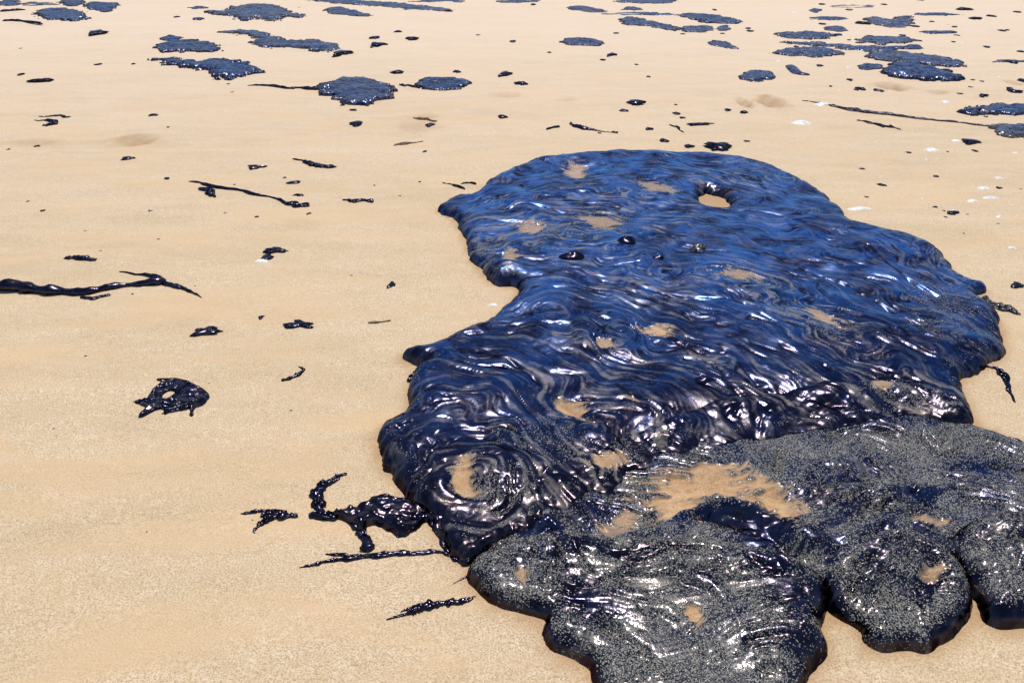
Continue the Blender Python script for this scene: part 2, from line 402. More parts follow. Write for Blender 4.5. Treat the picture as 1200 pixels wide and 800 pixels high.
# ------------------------------------------------------------------ the sand
FOOT = [  # photo x, y, half width px, half depth px, depth m, heel angle
    (158, 165, 26, 6, 0.030), (40, 168, 30, 4, 0.018), (905, 121, 17, 7, 0.045), (873, 122, 8, 6, 0.04), (1045, 102, 19, 4, 0.04),
    (490, 148, 24, 9, 0.014), (495, 137, 18, 3, 0.02), (590, 112, 22, 3, 0.016), (665, 117, 14, 2.5, 0.012), (1190, 98, 10, 4, 0.03),
    (1100, 108, 14, 2, 0.02), (345, 265, 30, 8, 0.006)]
def sand_height(X, Y):
    Z = 0.006 * fbm(N2, X * 0.9, Y * 0.9, 3) * sstep(6, 10, np.hypot(X - 0.8, Y - 3)) * 2
    Z = Z + 0.006 * fbm(N4, X * 1.6, Y * 4.5, 4)
    Z = Z - 0.007 * sstep(0.25, 0.6, N1(X * 2.1 + 7, Y * 2.6)) + 0.0022 * N2(X * 5, Y * 13) * sstep(-.1, .4, N3(X * .7, Y * .9))
    for (px, py, w, hh, dp) in FOOT:
        gx, gy = G(px, py); sx = w * mpp(py); sy = (G(px, py - hh)[1] - G(px, py + hh)[1]) / 2
        u = (X - gx) / sx; v = (Y - gy) / sy; r = np.sqrt(u * u + v * v) + 0.25 * N1(X * 12, Y * 12)
        Z = Z - dp * (1 - sstep(0.3, 1.0, r)) + dp * 0.3 * np.exp(-((r - 1.15) / 0.2) ** 2)
    return Z
def axis(a, lo, mid0, mid1, hi, g):
    m = list(np.arange(mid0, mid1, a)); L = [m[0]]; s = a
    while L[-1] > lo: s *= g; L.append(L[-1] - s)
    R = [m[-1]]; s = a
    while R[-1] < hi: s *= g; R.append(R[-1] + s)
    return np.array(L[:0:-1] + m + R[1:])
sx = axis(0.028, -2500, -4.6, 6.5, 2500, 1.25)
sy = [-3.0, -1.5, -0.5, 0.0]; 
while sy[-1] < 10: sy.append(sy[-1] + 0.03 + 0.004 * max(0, sy[-1]))
st_ = 0.1
while sy[-1] < 3000: st_ *= 1.16; sy.append(sy[-1] + st_)
st_ = 3.0
while sy[0] > -2000: st_ *= 1.5; sy.insert(0, sy[0] - st_)
SX, SY = np.meshgrid(sx, np.array(sy)); SZ = sand_height(SX, SY)

# ------------------------------------------------------------------ the big blue slick
UP = [(515,243,.01),(532,231,.02),(556,225,.03),(570,211,.04),(592,197,.05),(622,185,.05),(672,177,.05),(740,174,.05),(800,176,.05),(862,180,.05),(902,189,.05),
      (937,202,.05),(966,221,.05),(988,244,.04),(1003,260,.04),(1040,263,.05),(1076,272,.05),(1102,287,.05),(1116,307,.04),(1134,321,.04),(1150,330,.03),
      (1155,341,.01),(1146,348,.01),(1158,354,.03),(1172,370,.03),(1178,394,.02),(1173,414,.01),(1160,428,0),(1142,436,0),(1126,447,0),(1128,465,0),
      (1134,478,0),(1143,496,0),(1138,506,0),(1108,505,0),(1060,500,0),(1000,507,0),(940,514,0),(905,522,0),(872,523,0),(850,530,0),(820,530,0),(800,542,0),(775,541,0),(755,560,0),(735,563,0),
      (712,588,0),(690,584,0),(668,604,0),(640,612,0),(626,630,0),(596,640,0),(570,658,0),(548,660,0),(532,650,0),(522,634,0),(508,612,0),(497,602,0),(484,596,0),(478,580,0),(466,563,0),
      (449,547,0),(441,530,0),(441,512,0),(452,499,0),(471,492,0),(482,476,0),(479,456,0),(484,441,0),(500,432,0),(476,424,0),(475,414,.01),(500,405,.02),
      (542,387,.02),(580,369,.02),(603,350,.01),(606,338,0),(580,333,0),(561,316,0),(550,294,0),(541,272,0),(533,259,0),(519,250,0)]
HOLE = [(819,231,0),(826,224,.01),(838,222,.03),(852,227,.03),(857,238,.02),(848,249,0),(832,250,0),(820,244,0)]
UFLOW = [[(545,240),(600,205),(680,188),(780,186),(870,192),(940,215),(992,252)],
         [(540,262),(620,245),(700,235),(790,250),(880,262),(990,275),(1080,300),(1140,340)],
         [(560,300),(640,285),(720,275),(800,300),(900,315),(1000,340),(1100,380),(1165,415)],
         [(600,330),(680,320),(760,340),(860,380),(960,420),(1060,470),(1110,490)],[(900,325),(980,350),(1060,390),(1150,440)],
         [(560,375),(650,370),(740,400),(830,440),(920,490),(980,505)],[(490,415),(560,400),(630,420),(700,465),(760,520),(790,535)],
         [(650,395),(720,425),(790,470),(850,510),(880,520)],[(520,430),(590,445),(650,490),(700,540),(720,570)],
         [(470,500),(500,470),(560,465),(620,500),(660,550)],[(1010,268),(1070,285),(1130,335)],
         [(470,565),(500,535),(560,520),(605,545),(605,585),(570,610),(530,600)],[(620,610),(680,590),(740,560),(800,535)]]
USAND = [(677,198,17,10,10,1),(769,383,27,8,12,1),(672,474,27,10,22,1),(543,560,20,24,15,1),(720,556,0,0,0,0),(865,322,30,7,5,.8),
         (716,533,30,8,-8,.9),(622,266,24,8,-5,.8),(598,303,14,11,-20,.85),(703,256,30,9,5,.75),(965,373,26,7,25,.7),(770,219,28,6,15,.7),
         (1032,456,12,7,10,.7),(706,400,16,5,20,.7),(744,468,10,4,20,.6)]
USAND = [(a, b, c * 0.8, d * 0.9, e, f * (0.95 if b > 370 else 0.72)) for a, b, c, d, e, f in USAND if c > 0]
UFILM = [(640,270,80,25,0,.7),(720,330,90,22,15,.5),(560,285,30,30,0,.5),(600,560,70,50,0,.5),(960,380,70,25,25,.6),(880,330,60,15,5,.7),(1070,460,60,20,10,.7),
         (700,405,60,12,12,.6),(640,440,90,18,0,.5),(560,470,50,25,0,.5),(860,440,80,20,20,.5),(720,245,80,20,5,.6),(850,210,60,12,5,.6),(820,500,90,20,15,.5),
         (700,480,80,20,20,.6),(1100,300,40,25,30,.45),(1000,440,60,30,15,.5),(740,550,60,20,-10,.6)]
UGRIT = [(a, b, c, d, e, f * 0.75) for a, b, c, d, e, f in [(580,575,42,34,0,.55),(650,515,70,25,10,.35),(1060,465,60,18,10,.4),(740,530,70,18,0,.45),(865,322,44,12,5,.4),(640,268,45,14,0,.35),(705,256,45,14,5,.35),(960,380,60,16,25,.35),
         (1110,360,50,40,30,.28),(560,300,30,30,0,.3),(900,190,60,12,10,.25),(1120,300,30,20,30,.4)]]
USTROKES = [ # folds and creases that can be followed in the photograph
    ([(478,418),(510,408),(560,398),(610,393)], .030, .018), ([(565,395),(620,392),(680,396)], .016, -.016),
    ([(545,255),(600,240),(660,236),(720,240)], .02, -.012), ([(575,262),(620,252),(675,262),(700,275)], .014, -.014),
    ([(560,273),(640,274),(720,278)], .013, -.016), ([(850,212),(880,222),(905,240)], .02, -.014), ([(620,190),(655,205),(680,210)], .014, -.012),
    ([(760,190),(800,200),(840,215)], .015, -.01), ([(830,255),(900,262),(960,280)], .014, -.010), ([(740,345),(800,362),(870,372),(930,400)], .014, -.014),
    ([(690,335),(760,360),(830,400),(900,430)], .013, -.010), ([(900,310),(960,335),(1030,365),(1100,410)], .014, -.014), ([(950,285),(1010,305),(1070,345),(1130,370)], .014, -.014),
    ([(980,340),(1050,385),(1120,420)], .013, -.014), ([(840,420),(880,460),(930,480),(1000,495)], .02, -.02), ([(880,440),(960,470),(1030,492)], .022, .016),
    ([(650,480),(690,500),(720,520),(700,530)], .018, -.018), ([(640,450),(700,455),(740,480),(760,500)], .014, -.012), ([(560,420),(620,450),(680,500),(720,510)], .015, -.012),
    ([(500,530),(530,515),(575,515),(610,540),(612,575)], .022, .014), ([(515,545),(540,530),(575,530),(600,550)], .012, -.014), ([(460,505),(480,530),(500,560),(510,590)], .018, -.014),
    ([(500,440),(490,455),(500,475)], .014, -.012), ([(780,430),(830,445),(870,480),(910,500)], .013, -.014), ([(620,555),(680,560),(740,545),(800,525)], .03, .018),
    ([(560,605),(620,590),(700,575)], .03, .020), ([(700,385),(760,400),(840,440)], .012, -.010), ([(640,350),(700,355),(760,375)], .012, -.012),
    ([(568,320),(590,312),(612,318)], .016, -.016), ([(1085,480),(1110,478),(1138,492)], .02, .02)]
UMOUNDS = [(590,315,30,18,0,.02),(700,250,40,14,0,-.012),(800,240,30,10,0,.010),(600,560,60,30,0,.012),(520,600,40,20,0,-.015),(1110,488,22,8,0,.02),(677,198,18,9,0,-.02),(672,474,28,11,20,-.016),(545,560,22,22,15,-.016),
           (850,470,60,12,15,.015),(480,525,30,20,0,.01),(960,300,60,14,20,.012),(1100,400,50,20,20,.01),(760,300,60,14,0,.01)]
lower_pts = None

# ------------------------------------------------------------------ the grey gritty slick in front (sheet and lobes)
SHEET = [(650,560),(740,522),(840,488),(940,470),(1040,465),(1100,480),(1135,500),(1168,510),(1205,524),(1290,548),(1400,590),(1480,660),(1440,720),(1300,715),(1200,690),(1120,690),(1040,700),
         (960,690),(860,700),(760,690),(660,680),(600,660),(560,650),(580,625),(610,595)]
LOBE_L = [(552,664),(572,650),(610,640),(660,634),(720,640),(780,640),(840,645),(900,655),(940,672),(962,690),(968,712),(963,740),(969,765),(955,783),(944,800),(930,850),(880,930),(760,930),
          (712,850),(695,800),(690,785),(668,772),(645,760),(636,742),(640,728),(612,722),(585,714),(568,702),(556,692),(547,680)]
LOBE_M = [(965,706),(962,680),(975,655),(1000,640),(1040,632),(1080,640),(1110,652),(1128,675),(1140,700),(1138,720),(1120,742),(1098,752),(1086,765),(1060,761),(1034,763),(1012,752),(1008,742),(985,728),(972,718)]
LOBE_R = [(1108,640),(1130,622),(1170,612),(1210,612),(1260,620),(1330,650),(1360,700),(1320,750),(1240,745),(1200,736),(1172,737),(1152,728),(1142,708),(1130,688),(1116,665)]
SFLOW = [[(760,550),(850,530),(950,520),(1060,515),(1160,530),(1300,570)],[(760,590),(830,570),(900,575),(960,600),(1050,580),(1120,565),(1250,600)],
         [(700,620),(780,640),(860,640),(930,650)],[(960,680),(1000,650),(1050,600),(1120,600),(1200,630)]]
LFLOW = [[(570,670),(640,650),(740,650),(840,660),(930,690),(960,720)],[(600,710),(700,690),(800,700),(900,730),(950,770)],[(660,760),(760,740),(860,770),(900,830)],[(720,840),(800,800),(870,850)]]
MFLOW = [[(975,700),(990,660),(1040,640),(1090,660),(1120,700)],[(985,725),(1010,700),(1050,690),(1080,720),(1060,755)],[(1100,740),(1120,710),(1110,670)]]
RFLOW = [[(1115,650),(1150,630),(1210,625),(1300,650)],[(1140,700),(1170,680),(1220,680),(1300,700)]]
R_sheet = tar_spread(SHEET, 0.030, 0.06, h=0.0042, flow=SFLOW, seed=2, und=0.006, fold=0.0042, crease=0.0055, fine=0.0006, grit0=0.54, rumple=0.3, film0=0.3, sheen0=0.25, turb=0.5, edge_n=0.006,
    sand=[(838,571,82,20,6,1),(912,590,36,17,30,1),(845,546,34,6,-4,.9),(785,588,38,12,-12,1),(1090,606,20,6,5,.7),(1120,612,0.1,0.1,0,0),(1180,603,20,6,5,.7),(735,600,22,10,-20,.7),(720,620,25,10,0,.5)],
    film=[(760,620,80,25,0,.5),(1000,540,120,25,5,.3)],
    clean=[(1000,600,45,20,-25,.8),(1080,576,60,9,-8,.9),(860,605,60,12,15,1),(900,625,50,14,25,1),(650,626,40,14,5,1),(690,600,60,16,-10,.5),(1080,612,14,14,0,.8),(1040,635,60,20,-20,.7),(960,640,40,22,20,.7)],
    strokes=[([(806,598),(840,596),(890,612),(930,640),(965,665),(1000,670)], .045, .035), ([(808,606),(850,620),(900,645),(940,672)], .02, -.02),
             ([(615,626),(640,620),(668,626),(692,634)], .045, .035), ([(960,610),(1000,590),(1060,578),(1130,572),(1200,585)], .03, .014),
             ([(1060,578),(1044,610),(1040,640),(1010,665),(975,668)], .03, .022), ([(985,640),(1010,612),(1035,598)], .012, -.012), ([(1120,570),(1160,582),(1210,600)], .012, -.014),
             ([(940,590),(975,594),(1000,590)], .015, -.014), ([(1070,600),(1080,612),(1078,625)], .03, .022), ([(1095,628),(1130,636),(1150,640)], .014, -.016),
             ([(700,650),(760,660),(840,655),(900,665)], .014, -.016), ([(745,570),(760,600),(742,640)], .012, -.01)],
    mounds=[(1010,620,45,22,-20,.012),(640,630,40,14,0,.012),(900,580,40,14,0,-.008),(820,572,60,14,0,-.008)])
def sheet_base(X, Y):
    return np.maximum(resamp_grid(R_sheet, X, Y), 0.0)
def resamp_grid(R, X, Y):
    xs = R['X'][0]; ys = R['Y'][:, 0]; u = np.interp(X, xs, np.arange(len(xs))); v = np.interp(Y, ys, np.arange(len(ys)))
    i = np.minimum(u.astype(int), len(xs) - 2); j = np.minimum(v.astype(int), len(ys) - 2); fu, fv = u - i, v - j; Z = R['Z']
    r = (Z[j, i] * (1 - fu) + Z[j, i + 1] * fu) * (1 - fv) + (Z[j + 1, i] * (1 - fu) + Z[j + 1, i + 1] * fu) * fv
    out = (X < xs[0]) | (X > xs[-1]) | (Y < ys[0]) | (Y > ys[-1]); return np.where(out, 0, r)
def lobe_base(f):
    return lambda X, Y: np.maximum(resamp_grid(R_sheet, X, Y), 0.0) * f
R_left = tar_spread(LOBE_L, 0.050, 0.07, h=0.0036, flow=LFLOW, seed=3, und=0.006, fold=0.0036, crease=0.0055, fine=0.0006, grit0=0.64, rumple=0.5, film0=0.2, turb=0.5, edge_n=0.006, base=lobe_base(.3),
    sand=[(815,715,11,9,40,1),(612,672,9,12,-20,.6)], grit=[(830,770,110,60,0,.2)], film=[(800,680,120,20,10,.4)],
    clean=[(820,680,26,16,0,.7),(940,700,36,30,30,.6),(900,665,60,14,12,.6),(955,760,26,30,0,.7),(700,700,60,16,10,.3),(690,640,50,14,10,.9)],
    strokes=[([(575,672),(640,662),(720,668),(800,690),(860,730),(880,790)], .022, .012), ([(600,712),(680,700),(760,720),(820,760),(840,820)], .018, .010), ([(880,660),(925,690),(945,730),(950,770)], .024, .016), ([(700,655),(780,662),(850,672),(915,700)], .012, -.014), ([(645,735),(700,740),(740,770),(770,800)], .018, -.02), ([(760,690),(850,690),(920,700),(955,735)], .014, -.012), ([(600,690),(650,700),(690,715)], .014, -.012)])
R_mid = tar_spread(LOBE_M, 0.045, 0.06, h=0.0034, flow=MFLOW, seed=4, und=0.006, fold=0.006, crease=0.0065, fine=0.0008, rumple=0.5, grit0=0.60, film0=0.3, turb=0.6, edge_n=0.006, base=lobe_base(.3),
    sand=[(1092,668,14,8,-10,.7)], clean=[(1050,688,50,12,10,.5),(985,700,10,25,20,.5),(1085,690,16,20,0,.7)],
    strokes=[([(985,715),(985,680),(1010,655),(1050,645),(1095,655),(1120,685),(1118,720)], .020, .014), ([(1005,735),(1008,700),(1035,675),(1070,690),(1078,730)], .014, .012), ([(1060,650),(1085,670),(1080,700)], .02, -.03), ([(990,690),(1000,720),(1030,745)], .015, -.016), ([(1000,680),(1060,690),(1100,700)], .014, .012), ([(1040,705),(1050,740)], .01, -.01), ([(1070,705),(1082,745)], .01, -.01)])
R_right = tar_spread(LOBE_R, 0.055, 0.075, h=0.0040, flow=RFLOW, seed=5, und=0.006, fold=0.006, crease=0.005, fine=0.0008, rumple=0.9, grit0=0.42, film0=0.25, turb=0.5, edge_n=0.006, base=lobe_base(.3),
    grit=[(1130,640,20,14,0,.5)], strokes=[([(1125,640),(1165,628),(1215,632)], .022, .014), ([(1140,690),(1165,670),(1210,672)], .02, .012), ([(1125,655),(1160,650),(1200,655)], .02, -.016)])
ug_base = lambda X, Y: np.maximum(resamp_grid(R_sheet, X, Y), 0.0) * 0.9
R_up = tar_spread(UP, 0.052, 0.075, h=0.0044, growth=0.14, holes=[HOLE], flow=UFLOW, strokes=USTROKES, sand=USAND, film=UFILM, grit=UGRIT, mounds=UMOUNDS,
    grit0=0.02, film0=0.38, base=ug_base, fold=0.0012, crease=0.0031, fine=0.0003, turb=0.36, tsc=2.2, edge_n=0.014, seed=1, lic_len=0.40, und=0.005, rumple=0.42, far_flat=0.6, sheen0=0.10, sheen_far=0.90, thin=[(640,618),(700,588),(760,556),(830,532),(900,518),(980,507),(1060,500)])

o0 = G(840, 330)
up = tag(empty('tar_slick', (o0[0], o0[1], 0)), 'huge glossy blue-black slick of wrinkled oil spread across the middle of the beach', 'oil slick')
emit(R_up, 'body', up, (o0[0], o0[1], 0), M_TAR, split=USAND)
l0 = G(900, 650)
low = tag(empty('tar_slick', (l0[0], l0[1], 0)), 'grey sand-crusted slick of thick oil folded in lobes at the bottom right', 'oil slick')
emit(R_sheet, 'sheet', low, (l0[0], l0[1], 0), M_TAR, split=[(835,572,70,15),(912,590,32,14),(845,546,34,6),(785,588,38,12)])
for R_, lb in ((R_left, 'broad speckled lobe reaching the bottom edge'), (R_mid, 'small grey creased lobe in the middle'), (R_right, 'dark shiny lobe at the right edge')):
    for q in emit(R_, 'lobe', low, (l0[0], l0[1], 0), M_TAR): q['label'] = lb

# ------------------------------------------------------------------ sand sheet, stained where oil touches it, shade painted into the footprints
st = np.zeros(SX.shape)
near = (SX > -1.5) & (SX < 3.6) & (SY > 0.5) & (SY < 7)
for poly in (UP, SHEET, LOBE_L, LOBE_M, LOBE_R):
    d = seg_dist(SX[near], SY[near], smooth_closed(ground_pts(poly), 3)); st[near] = np.maximum(st[near], np.exp(-(np.clip(-d, 0, 9) / 0.018) ** 2) * 0.8)
for (px, py, w, hh, dp) in FOOT:
    gx, gy = G(px, py); r = np.hypot((SX - gx) / (w * mpp(py)), (SY - gy) / ((G(px, py - hh)[1] - G(px, py + hh)[1]) / 2))
    st = np.maximum(st, np.exp(-(r + 0.35 * N1(SX * 9, SY * 9)) ** 4) * min(1, dp / 0.035) * (0.8 + 0.5 * N2(SX * 14, SY * 14)))  # hollows browned by depth: shade put into the sand colour
ny, nx = SX.shape; idx = np.arange(ny * nx).reshape(ny, nx)
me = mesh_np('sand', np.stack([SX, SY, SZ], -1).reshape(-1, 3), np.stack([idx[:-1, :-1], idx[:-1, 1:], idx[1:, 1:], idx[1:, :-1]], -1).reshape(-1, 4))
set_attr(me, 'stain_shade', st.ravel())
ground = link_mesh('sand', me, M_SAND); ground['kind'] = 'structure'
def gz(x, y): return float(sand_height(np.array([[x]]), np.array([[y]]))[0, 0])

# ------------------------------------------------------------------ strands, lumps, puddles and shells
def fray(path, r_, n):
    if n < 2 or max(p[2] for p in path) < 2.2: return [path]
    d = [(a[0] + (b[0] - a[0]) * t, a[1] + (b[1] - a[1]) * t, a[2] + (b[2] - a[2]) * t) for a, b in zip(path, path[1:]) for t in (0, 0.5)] + [path[-1]]
    out = []
    for k in range(n):
        i0 = 0 if k == 0 else r_.randint(0, max(0, len(d) // 3)); i1 = len(d) if k == 0 else r_.randint(len(d) * 2 // 3, len(d))
        q = [(x + r * r_.uniform(-.75, .75), y + r * 0.6 * r_.uniform(-.75, .75), r * r_.uniform(.32, .62)) for x, y, r in d[i0:i1]]
        if len(q) > 2: out.append(q)
    return out or [path]
def tube(paths, seed=0, flat=0.75, jag=0.25, seg=8, sub=4, fr=4):
    """paths: [(photo x, photo y, radius px), ...] lying on the sand -> vertices, faces"""
    V, F = [], []; r_ = random.Random(seed); paths = [q for pa in paths for q in fray(pa, r_, fr)]
    for path in paths:
        pts = []
        for p in path:
            x, y = G(p[0], p[1]); r = p[2] * mpp(p[1]); pts.append((x, y, r, (p[3] if len(p) > 3 else 0.0)))
        c = smooth_open(pts, sub); n = len(c); b = len(V); o1, o2, o3 = (r_.uniform(0, 50) for _ in range(3)); at = np.arange(n) * 0.37
        jr = 1.3 * N1(at + o1, at * 0 + o2); kk = np.arange(seg) * 2.2
        KJ = 1.1 * N2(at[:, None] * 1.2 + o2, 2.0 * np.cos(kk)[None] * 1.0 + o3) + 0.5 * N3(at[:, None] * 3 + o1, kk[None] + o2)
        for i in range(n):
            t = c[min(i + 1, n - 1)] - c[max(i - 1, 0)]; L = math.hypot(t[0], t[1]) + 1e-9; nx_, ny_ = -t[1] / L, t[0] / L
            x, y, r, lift = c[i]; r = max(r, 0.0008) * (1 + 1.6 * jag * jr[i]); z0 = gz(x, y) + r * flat * 0.7 + lift
            taper = 1.0
            if i in (0, n - 1): taper = 0.35
            for k in range(seg):
                a = 2 * math.pi * k / seg; rr = r * taper * (1 + jag * 1.5 * KJ[i, k])
                V.append((x + nx_ * math.cos(a) * rr, y + ny_ * math.cos(a) * rr, z0 + math.sin(a) * rr * flat))
        for i in range(n - 1):
            for k in range(seg):
                F.append((b + i * seg + k, b + i * seg + (k + 1) % seg, b + (i + 1) * seg + (k + 1) % seg, b + (i + 1) * seg + k))
        for i in (0, n - 1):
            V.append((c[i][0], c[i][1], gz(c[i][0], c[i][1]) + c[i][2] * flat * 0.6 + c[i][3])); m = len(V) - 1
            for k in range(seg):
                a_, b_ = b + i * seg + k, b + i * seg + (k + 1) % seg
                F.append((m, b_, a_, a_) if i == 0 else (m, a_, b_, b_))
    return V, F
def poly_mesh(name, V, F, origin, grit=0.0, film=0.15, sand=0.0):
    me = bpy.data.meshes.new(name); F = [tuple(dict.fromkeys(f)) for f in F]
    me.from_pydata([(v[0] - origin[0], v[1] - origin[1], v[2] - origin[2]) for v in V], [], F); me.update()
    me.polygons.foreach_set('use_smooth', np.ones(len(me.polygons), bool)); n = len(me.vertices)
    for a, v in (('grit', grit), ('film', film), ('sand', sand), ('streak', 0.4), ('sheen', 0.1), ('dull', 0.1)): set_attr(me, a, np.full(n, v))
    return me
def strand(name, paths, label, cat='tar strand', group=None, mat=None, seed=0, parent=None, flat=0.75, jag=0.25, grit=0.04, origin=None, split=None, sub=5, fr=4):
    """first path the stem; with split, the further paths become parts called that"""
    p0 = paths[0][len(paths[0]) // 2]; x, y = G(p0[0], p0[1]); org = origin or (x, y, gz(x, y)); mat = mat or M_TAR
    if split:
        root = tag(empty(name, org), label, cat, group)
        for i, pa in enumerate(paths):
            V, F = tube([pa], seed + i, flat, jag, sub=sub, fr=1 if i == 0 and fr == 1 else 4); link_mesh(split[i], poly_mesh(split[i], V, F, org, grit), mat, root)
        return root
    V, F = tube(paths, seed, flat, jag, sub=sub, fr=fr); me = poly_mesh(name, V, F, org, grit)
    if parent: return link_mesh(name, me, mat, parent)
    return tag(link_mesh(name, me, mat, None, org), label, cat, group)
def lump(name, px, py, w, h, label, cat='tar lump', group=None, seed=0, ang=0.0, mat=None, hgt=0.26, grit=0.08, z=None):
    """irregular flattened lump, w by h photo pixels"""
    x, y = G(px, py + h * 0.15); rx = w / 2 * mpp(py); ry = max(rx * 0.25, min(rx * 1.6, (G(px, py - h / 2)[1] - G(px, py + h / 2)[1]) / 2 * 0.75))
    rz = min(rx, ry) * hgt; r_ = random.Random(seed); big = w > 16
    nu, nv = (22, 9) if big else (12, 6); ph = [r_.uniform(0, 6.28) for _ in range(8)]; am = [r_.uniform(0.05, 0.26) for _ in range(4)]
    ca, sa = math.cos(ang), math.sin(ang); V = []; z0 = gz(x, y) if z is None else z
    pointy = r_.uniform(0.0, 0.5)
    for j in range(nv + 1):
        th = math.pi * j / nv
        for i in range(nu):
            a = 2 * math.pi * i / nu
            k = 1 + am[0] * math.sin(2 * a + ph[0]) + am[1] * math.sin(3 * a + ph[1]) + am[2] * math.sin(5 * a + ph[2]) + 0.6 * am[3] * math.sin(7 * a + ph[3] + 2 * th)
            k *= 1 + 0.22 * r_.uniform(-1, 1) * math.sin(th)
            s_ = math.sin(th) ** 0.8 if 0 < j < nv else 0.0
            u = math.cos(a) * s_ * rx * k; v = math.sin(a) * s_ * ry * k * (1 - pointy * math.cos(a)); zz = math.cos(th) * rz * (1 + 0.3 * math.sin(3 * a + ph[4]) * s_)
            V.append((x + u * ca - v * sa, y + u * sa + v * ca, z0 + rz * 0.55 + zz))
    F = [(j * nu + i, j * nu + (i + 1) % nu, (j + 1) * nu + (i + 1) % nu, (j + 1) * nu + i) for j in range(nv) for i in range(nu)]
    org = (x, y, z0)
    return tag(link_mesh(name, poly_mesh(name, V, F, org, grit), mat or M_TAR, None, org), label, cat, group)

def puddle(outline, H, label, cat='tar patch', group=None, seed=0, grit=0.12, name='tar_patch', rim=None, film=0.25):
    g = ground_pts(outline); xs = [p[0] for p in g]; ys = [p[1] for p in g]
    size = max(max(xs) - min(xs), 0.1); h = min(0.02, max(0.007, size / 90))
    R = tar_spread(outline, H * 0.46, rim or H * 1.3, h=h, seed=seed, grit0=grit, film0=film, sheen0=0.5, fold=0.009, und=0.006, edge_n=min(0.10, size * 0.085))
    org = (sum(xs) / len(xs), sum(ys) / len(ys), 0); R['Z'] = R['Z'] + sand_height(R['X'], R['Y'])
    # one mesh, own origin
    n0 = set(bpy.data.objects); obs = emit(R, name, None, org, M_TAR)
    o = obs[0]; o.location = org; return tag(o, label, cat, group)
def oval(cx, cy, w, h, seed=0, tail=None):
    r_ = random.Random(seed); pts = []
    for k in range(14):
        a = 2 * math.pi * k / 14; m = r_.uniform(0.78, 1.15)
        pts.append((cx + math.cos(a) * w / 2 * m, cy + math.sin(a) * h / 2 * m))
    return pts

# bubbles on the slick
for i, (px, py, r, lb) in enumerate([(735,277,12,'largest dark bubble'),(670,298,13,'dark bubble in a fold'),(820,286,11,'brownish bubble'),(771,300,6,'small bubble'),(824,443,9,'small black bubble')]):
    x, y = G(px, py + 4, 0.055); rr = r * mpp(py) * 0.85; rb = random.Random(i); ph1, ph2 = rb.uniform(0, 6), rb.uniform(0, 6); zb = float(resamp_grid(R_up, np.array([[x]]), np.array([[y]]))[0, 0])
    V, F = [], []; nu, nv = 24, 10
    for j in range(nv + 1):
        th = math.pi * 0.55 * j / nv
        for k in range(nu):
            a = 2 * math.pi * k / nu; q = 1 + 0.16 * math.sin(2 * a + ph1) + 0.09 * math.sin(3 * a + ph2); V.append((x + rr * math.sin(th) * math.cos(a) * 1.2 * q, y + rr * math.sin(th) * math.sin(a) * q, zb - rr * 0.2 + rr * (0.62 + 0.1 * math.sin(a + ph1)) * math.cos(th)))
    F = [(j * nu + k, j * nu + (k + 1) % nu, (j + 1) * nu + (k + 1) % nu, (j + 1) * nu + k) for j in range(nv) for k in range(nu)]
    F = [f[::-1] for f in F]
    b = link_mesh('bubble', poly_mesh('bubble', V, F, (o0[0], o0[1], 0), 0.3 if i == 2 else 0.0, 0.7 if i == 2 else 0.0), M_TAR, up)
    b['label'] = lb
# tendrils that belong to the big slick
OU = (o0[0], o0[1], 0)
def tend(paths, seed, **k): return strand('tendril', paths, None, parent=up, origin=OU, seed=seed, **k)
tend([[(1150,428,5),(1168,432,4),(1178,443,4),(1182,458,3),(1190,472,1.2)]], 1)
tend([[(1135,505,3),(1155,512,4),(1180,515,3.5),(1215,523,3)]], 2)
tend([[(1155,352,7),(1170,358,6),(1185,364,5),(1196,368,4)]], 3, grit=0.5)
MASS = [(388,605),(400,600),(418,598),(436,590),(458,587),(478,590),(497,594),(514,602),(532,613),(552,626),(575,640),(568,655),(548,654),(530,642),(516,626),(500,616),(486,620),(470,627),(455,625),(444,619),(434,621),(426,630),(418,624),(406,612),(394,610)]
for ol, Hh_, sd, ho in ((MASS, 0.017, 71, []),):
    Rm = tar_spread(ol, Hh_, Hh_ * 0.7, h=0.0035, seed=sd, grit0=0.03, film0=0.2, fold=0.018, und=0.008, edge_n=0.022 if sd == 71 else 0.007, holes=ho)
    emit(Rm, 'tendril', up, OU, M_TAR)
tend([[(384,606,7),(376,600,8),(373,588,8),(371,577,7),(378,568,6),(391,562,5),(405,555,3)]], 61, jag=0.35, fr=5)
tend([[(396,607,5),(380,607,6),(362,603,3)]], 63, jag=0.35, fr=1)
tend([[(426,626,6),(431,636,5),(432,646,4)]], 64, jag=0.35, fr=1)
tend([[(388,602,6),(410,600,9),(440,600,10),(470,602,9),(505,606,8)],[(405,606,5),(424,624,6),(432,644,3)]], 62, jag=0.4)
tend([[(520,628,5),(548,640,6),(572,640,6)],[(400,598,3),(440,594,4),(480,596,4)],[(410,606,3),(424,622,4),(432,640,3)],[(500,600,5),(514,625,5),(530,648,5)]], 6, jag=0.35)
tend([[(548,660,8),(530,650,6),(500,646,5),(465,648,5),(430,652,4),(395,656,4),(370,661,3),(350,665,1.5)],[(440,650,3),(410,650,3),(380,648,2)]], 7, jag=0.35)
tend([[(560,672,3),(545,676,2),(531,684,1)]], 8)
tend([[(545,223,4),(530,218,2),(518,214,1.5)]], 9)
tend([[(505,432,8),(490,437,6),(480,444,6)]], 10)

